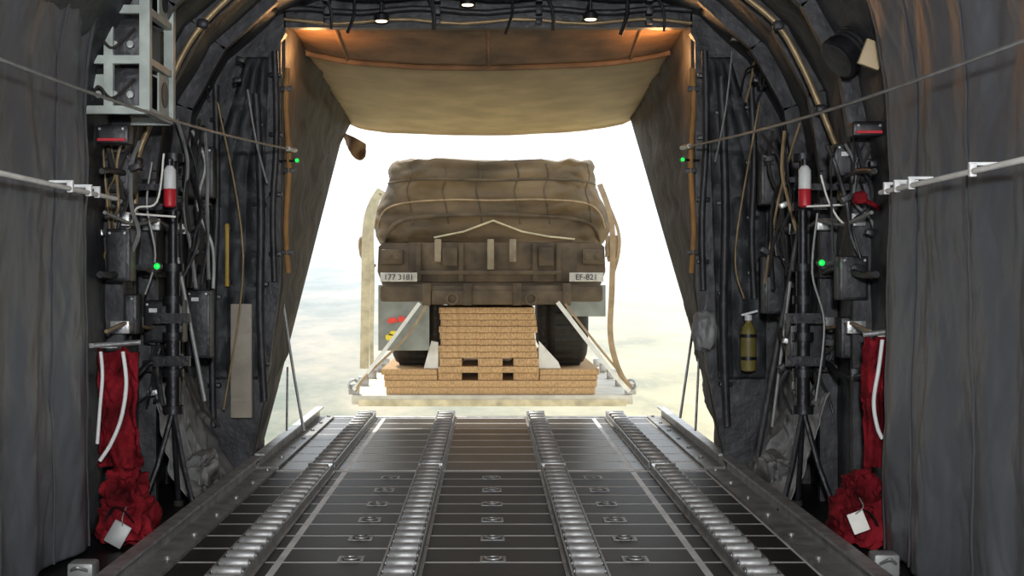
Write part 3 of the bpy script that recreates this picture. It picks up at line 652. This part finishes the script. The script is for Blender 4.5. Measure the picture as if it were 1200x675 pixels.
sheet(513, 632, 430, 437.5, 'thin wide cardboard sheet between the two slotted layers', dep=1.3, y0=Y0 + .06)
for i, (u, v) in enumerate(((513, 541), (560, 589), (602, 632))):
    sheet(u, v, 437.5, 446.5, 'short cardboard block in the lower slotted layer, %s one of three' % ['left', 'middle', 'right'][i])
for i, (u, v) in enumerate(((446.5, 454.5), (454.5, 462.6))):
    sheet(450 + 2 * i, 700 - 2 * i, u, v, 'very wide cardboard sheet at the bottom of the whole load, %s of two' % ['upper', 'lower'][i], dep=4.2, y0=Y0 + .05)
for i, (u, v) in enumerate(((433, 440), (440, 446.5))):
    sheet(446 + 3 * i, 512, u, v, 'cardboard sheet under the left wheel, %s of two' % ['upper', 'lower'][i], dep=4.2, y0=Y0 + .07)
    sheet(633, 703 - 2 * i, u, v, 'cardboard sheet under the right wheel, %s of two' % ['upper', 'lower'][i], dep=4.2, y0=Y0 + .07)
tr = T('military_truck', 'brown tarp covered military truck seen from behind on the airdrop platform', 'truck', (.04, 15, .3))
zb = Z(360) + .01
for px in (480, 668):
    for yy in (Y0 + .62, Y0 + 3.7):
        x = X(px); r = .44; zc = Z(433) + r + .016; w_ = .38
        wh = MB().lathe((x - w_ / 2, yy, zc), [(.25, .01), (.36, .0), (.42, .03), (r, .07), (r, w_ - .07), (.42, w_ - .03), (.36, w_), (.25, w_ - .01)], 36, (1, 0, 0)).build('tyre', M['rubber'], tr)
        MB().lathe((x - w_ / 2 + .02, yy, zc), [(.02, 0), (.25, .0), (.25, w_ - .04), (.02, w_ - .04)], 24, (1, 0, 0)).build('rim', M['truckd'], wh)
        poly = []
        for k in range(96):
            a_ = 6.2832 * k / 96; rr = r + .014 if (k // 2) % 2 else r - .01
            poly.append((yy + rr * math.cos(a_), zc + rr * math.sin(a_)))
        MB().prism(poly, x - .13, x + .13, 'x').build('tread', M['rubber'], wh, False)
cx = X(576)
hull = [(-1.02, 1.06), (-1.07, 1.2), (-1.06, 1.43), (-1.02, 1.468), (1.02, 1.468), (1.06, 1.43), (1.07, 1.2), (1.02, 1.06)]
MB().prism([(cx + a_, z) for a_, z in hull], Y0 + .12, Y0 + 4.5).build('body', M['truck'], tr)
MB().bb(cx - .42, cx + .42, Y0 + .15, Y0 + 4.4, zb, 1.12, .02).build('chassis', M['truckd'], tr)
MB().bb(cx - .78, cx + .80, Y0 + .06, Y0 + .13, Z(331), Z(284), .012).build('tailgate', M['truckd'], tr)
for px in (513, 575, 601):
    MB().bb(X(px - 4), X(px + 4), Y0 + .03, Y0 + .07, Z(316 if px == 575 else 307), Z(280), .01).build('pale_panel', M['dulltan'], tr)
for px in (490, 540, 627, 655): MB().bb(X(px - 3), X(px + 3), Y0 + .035, Y0 + .08, Z(330), Z(285), .006).build('tailgate_rib', M['truckd'], tr)
MB().bb(X(490), X(658), Y0 + .03, Y0 + .09, Z(322), Z(317), .006).build('tailgate_rail', M['truckd'], tr)
for px in (527, 640): MB().bb(X(px - 9), X(px + 9), Y0 + .02, Y0 + .08, Z(312), Z(290), .015).build('hatch_box', M['truckd'], tr)
MB().bb(X(445), X(707), Y0 + .0, Y0 + .12, Z(354), Z(334), .03).build('bumper', M['truckd'], tr)
MB().bb(X(505), X(662), Y0 - .02, Y0 + .05, Z(357), Z(340), .02).build('bumper_step', M['truckd'], tr)
for px in (500, 548, 606, 664): MB().bb(X(px - 5), X(px + 5), Y0 - .03, Y0 + .06, Z(358), Z(332), .01).build('bumper_bracket', M['truckd'], tr)
for px in (530, 622):
    MB().tube([Vector((X(px) + .05 * math.cos(q_), Y0 - .03, Z(350) + .05 * math.sin(q_))) for q_ in [j * 6.2832 / 14 for j in range(15)]], .013, 8).build('tow_shackle', M['truckd'], tr)
for px in (459, 696):
    lp = MB().bb(X(px - 13), X(px + 13), Y0 + .04, Y0 + .13, Z(310), Z(292), .015).build('tail_lamp', M['truckd'], tr)
    for dx in (-.05, .05): MB().lathe((X(px) + dx, Y0 + .03, Z(300)), [(.01, -.004), (.036, 0), (.036, .02)], 14, (0, 1, 0)).build('lamp_lens', M['truckd'], lp)
for px0, px1, s_ in ((446, 489, '177 3181'), (667, 707, 'EF-821')):
    pt_ = MB().bb(X(px0), X(px1), Y0 - .03, Y0 - .015, Z(330), Z(319.5), .003).build('number_plate', M['plate'], tr)
    MB().bb(X(px0) + .02, X(px1) - .02, Y0 - .02, Y0 + .13, Z(328), Z(322)).build('plate_bracket', M['truckd'], pt_)
    text(s_, .074, M['ink'], ((X(px0) + X(px1)) / 2, Y0 - .033, Z(325)), pt_)
fl = MB().bb(X(443), X(503), Y0 + .02, Y0 + .045, Z(411), Z(334), .006).build('mud_flap', M['flap'], tr, False)
def patch(cx_, cy_, rx_, ry_, sd, m, nm):
    poly = []
    for k in range(20):
        a_ = 6.2832 * k / 20; rr = 1 + .5 * noise.noise(Vector((math.cos(a_) * 1.8, math.sin(a_) * 1.8, sd)))
        poly.append((X(cx_ + rx_ * rr * math.cos(a_)), Z(cy_ + ry_ * rr * math.sin(a_) - .1 * rx_ * math.cos(a_))))
    MB().prism(poly, Y0 + .008, Y0 + .022).build(nm, M[m], fl)
patch(460, 376, 5.5, 3.2, 2.3, 'redst', 'red_sticker'); patch(470, 374, 4.8, 3.2, 8.3, 'redst', 'red_sticker')
patch(457, 395, 5.8, 3.6, 5.1, 'yelst', 'yellow_sticker'); patch(461, 391, 5.4, 2.8, 6.4, 'yelst', 'yellow_sticker')
MB().bb(X(664), X(710), Y0 + .02, Y0 + .045, Z(371), Z(334), .006).build('mud_flap', M['flap'], tr, False)
# tarp: one broad boxy draped mass
OUT = [(286, 440, 712), (274, 434, 718), (258, 430, 721), (245, 432, 719), (234, 438, 714), (224, 445, 709), (212, 449, 705), (202, 450, 704), (194, 451, 703), (188, 453, 702), (184, 457, 698), (182, 468, 688)]
def outl(v):
    k = v * (len(OUT) - 1); i = min(int(k), len(OUT) - 2); t = k - i
    return [OUT[i][j] * (1 - t) + OUT[i + 1][j] * t for j in range(3)]
def tarpring(v):
    py, l, r_ = outl(v); x0, x1, z = X(l), X(r_), Z(py)
    hw = (x1 - x0) / 2; mx_ = (x0 + x1) / 2; pts = []
    shrink = max(0, (v - .86) / .14) ** 2
    yc, hd = Y0 + 2.15, 2.05 - 1.2 * shrink
    for k in range(180):
        a_ = 6.28318 * k / 180
        cxs, sn_ = math.cos(a_), math.sin(a_)
        px_ = mx_ + hw * math.copysign(abs(cxs) ** .22, cxs); py_ = yc + hd * math.copysign(abs(sn_) ** .22, sn_)
        xn = (px_ - mx_) / hw
        fz = z + .05 * (1 - xn * xn)
        fold = .006 * math.sin(fz * 44 + 4 * noise.noise(Vector((px_ * 1.6, fz * 2, 5)))) + .09 * noise.noise(Vector((px_ * 1.5, fz * 2.5, 2))) + .08 * (.35 - abs(noise.noise(Vector((px_ * 2.2 + fz * 2, fz * 4, 8))))) + .05 * (.35 - abs(noise.noise(Vector((px_ * 6, fz * 9, 3)))))
        fold *= (1 - .6 * shrink)
        lump = (.03 * noise.noise(Vector((px_ * 3.3, py_ * 2, 1))) + .028 * noise.noise(Vector((px_ * 10, py_ * 5, 6)))) * min(1, max(0, (v - .6) / .25))
        hem = .03 * noise.noise(Vector((px_ * 5, py_ * 4, 12))) if v < .05 else 0
        pts.append(Vector((px_ + .04 * noise.noise(Vector((fz * 9, py_ * 3, 4))), py_ + (fold if sn_ < 0 else 0), max(z + lump + abs(hem), 1.472))))
    return pts
RG = [tarpring(j / 66) for j in range(67)]
q = MB(); q._skin([[q.bm.verts.new(p) for p in rg] for rg in RG])
q.bm.normal_update(); bvh = BVHTree.FromBMesh(q.bm)
tp_ = q.build('tarp', M['tarp'], tr)
def hug(p, off):
    for s_ in (1, .985, .96, .92):
        x_ = cx + (p.x - cx) * s_
        h, nrm, idx, dist = bvh.ray_cast(Vector((x_, Y0 - 3, p.z)), Vector((0, 1, 0)))
        if h and h.y < Y0 + 1.6: return Vector((x_, h.y - off, p.z))
    return None
def lash(pts, m, r, off=.0, straight=False):
    V3 = [Vector((X(a_), 0, Z(b_))) for a_, b_ in pts]
    if straight: V3 = [V3[i].lerp(V3[i + 1], k / 10) for i in range(len(V3) - 1) for k in range(10)] + [V3[-1]]
    else: V3 = smoothpts(V3, 10)
    out = [p for p in (hug(p, off) for p in V3) if p]
    MB().tube(out, r, 8).build('lashing', M[m], tp_)
lash([(440, 266), (450, 245), (480, 236), (530, 233), (576, 234), (630, 233), (680, 236), (702, 245), (712, 266)], 'strapb', .010)
lash([(450, 281), (464, 261), (500, 253), (576, 251), (650, 253), (692, 261), (706, 281)], 'truckd', .022)
lash([(452, 212), (500, 209), (576, 210), (650, 209), (702, 212)], 'truckd', .012)
lash([(508, 278), (543, 271), (578, 258), (612, 271), (644, 277), (674, 280)], 'strapy', .009, .02, True)
for px in (478, 520, 560, 605, 640, 690): lash([(px, 190), (px + 3, 205), (px - 2, 222), (px + 2, 240), (px + 5, 262)], 'truckd', .008)
for px in (548, 592): MB().blob((X(px), Y0 + 1.2, Z(182)), (.13, .14, .09), px, .4, sub=3).build('knot', M['tarp'], tp_)
def strap(pts, m, lab, w=.03, th=.005, n=8):
    o = MB().ribbon(smoothpts([Vector((X(a_), Y0 + y_, Z(b_))) for a_, b_, y_ in pts], n), w, th); tag(o.build('tie_strap', M[m], None, False), lab, 'strap')
strap([(446, 222, .12), (436, 240, .05), (430, 268, .0), (429, 330, -.02), (428, 390, -.02), (427, 432, .0)], 'strapy', 'cream strap, wide one hanging down the left side of the truck', .042)
strap([(442, 232, .06), (436, 270, .0), (437, 330, -.04), (436, 400, -.05), (436, 428, -.02)], 'strapy', 'cream strap, narrow one hanging nearest the left mud flap', .018)
strap([(492, 355, -.05), (440, 425, -.07), (414, 457, .02)], 'strapw', 'pale tie-down strap from bumper to left platform corner', .017)
strap([(500, 358, -.05), (476, 395, -.05), (430, 440, -.05), (416, 459, .03)], 'strapb', 'brown tie-down strap beside the pale one at left', .011)
strap([(653, 354, -.05), (712, 430, -.07), (738, 459, .02)], 'strapw', 'pale tie-down strap from bumper to right platform corner', .020)
strap([(662, 356, -.05), (700, 405, -.05), (742, 455, .03)], 'strapb', 'brown tie-down strap beside the pale one at right', .011)
strap([(704, 215, .13), (715, 250, .03), (718, 285, .0), (717, 340, .0), (715, 390, -.02), (722, 425, .0), (736, 456, .02)], 'strapb', 'tan strap hanging down the right side of the truck', .026)
strap([(708, 226, .10), (724, 268, .02), (725, 296, .0), (716, 330, .02)], 'strapb', 'short brown strap loop at the right canvas corner', .014)
strap([(445, 226, .10), (429, 275, .03), (424, 300, .0), (440, 312, .02)], 'strapb', 'short brown strap loop at the left canvas corner', .014)
for px, py, lab in ((428, 288, 'brown cloth bundle tied at the left canvas corner'), (718, 290, 'brown cloth bundle tied at the right canvas corner')):
    o = MB().blob((X(px), Y0 + .06, Z(py)), (.12, .1, .2), px, .4, sub=3).build('cloth_bundle', M['strapb']); tag(o, lab, 'cloth bundle')
for sx, px0, px1, lab in ((-1, 496, 513, 'pale slanting board left of the tall cardboard stack'), (1, 632, 658, 'pale slanting board right of the tall cardboard stack')):
    o = MB().prism([(X(px0), Z(432.5)), (X(px1), Z(432.5)), (X(px1 - 3 if sx > 0 else px1), Z(402 if sx < 0 else 425)), (X(px0 if sx > 0 else px0 + 9), Z(400))], Y0 + .10, Y0 + .15); tag(o.build('pale_board', M['strapw']), lab, 'board')
# ------------------------------------------------------------------ light
w = bpy.data.worlds.new('World'); bpy.context.scene.world = w; w.use_nodes = True
nt = w.node_tree; N = nt.nodes; L = nt.links; bg = N['Background']
tc = N.new('ShaderNodeTexCoord'); sp = N.new('ShaderNodeSeparateXYZ'); L.new(tc.outputs['Generated'], sp.inputs[0])
r = N.new('ShaderNodeValToRGB'); r.color_ramp.elements[0].color = (1, 1, .99, 1); r.color_ramp.elements[1].color = (.76, .88, 1, 1); r.color_ramp.elements[1].position = .6
L.new(sp.outputs['Z'], r.inputs['Fac']); L.new(r.outputs['Color'], bg.inputs['Color']); bg.inputs['Strength'].default_value = 1.65
def light(kind, loc, energy, col, size=.1):
    l = bpy.data.lights.new(kind.lower() + '_light', kind); l.energy = energy; l.color = col
    if kind == 'SUN': l.angle = math.radians(2)
    else: l.shadow_soft_size = size
    o = bpy.data.objects.new(l.name, l); C.objects.link(o); o.location = loc
    return o
s = light('SUN', (0, 20, 30), 4.2, (1, .92, .80)); s.rotation_euler = Vector((.25, -.55, -.8)).to_track_quat('-Z', 'Y').to_euler()
light('POINT', (.12, -.15, 1.75), 900, (.95, .97, 1), .12)
light('POINT', (-1.08, 8.62, 2.52), 6, (1, .50, .2), .06)
light('POINT', (1.05, 8.62, 2.52), 6, (1, .50, .2), .06)
# ------------------------------------------------------------------ camera
cd = bpy.data.cameras.new('camera'); cam = bpy.data.objects.new('camera', cd); C.objects.link(cam)
cam.location = (0, 0, H); cam.rotation_euler = (math.pi / 2, 0, 0)
cd.sensor_width = 36; cd.lens = F / 1200 * 36; cd.shift_x = (600 - CX) / 1200; cd.shift_y = -(337.5 - CY) / 1200
cd.clip_end = 100000; cd.clip_start = .05
bpy.context.scene.camera = cam
bpy.context.scene.view_settings.view_transform = 'Standard'
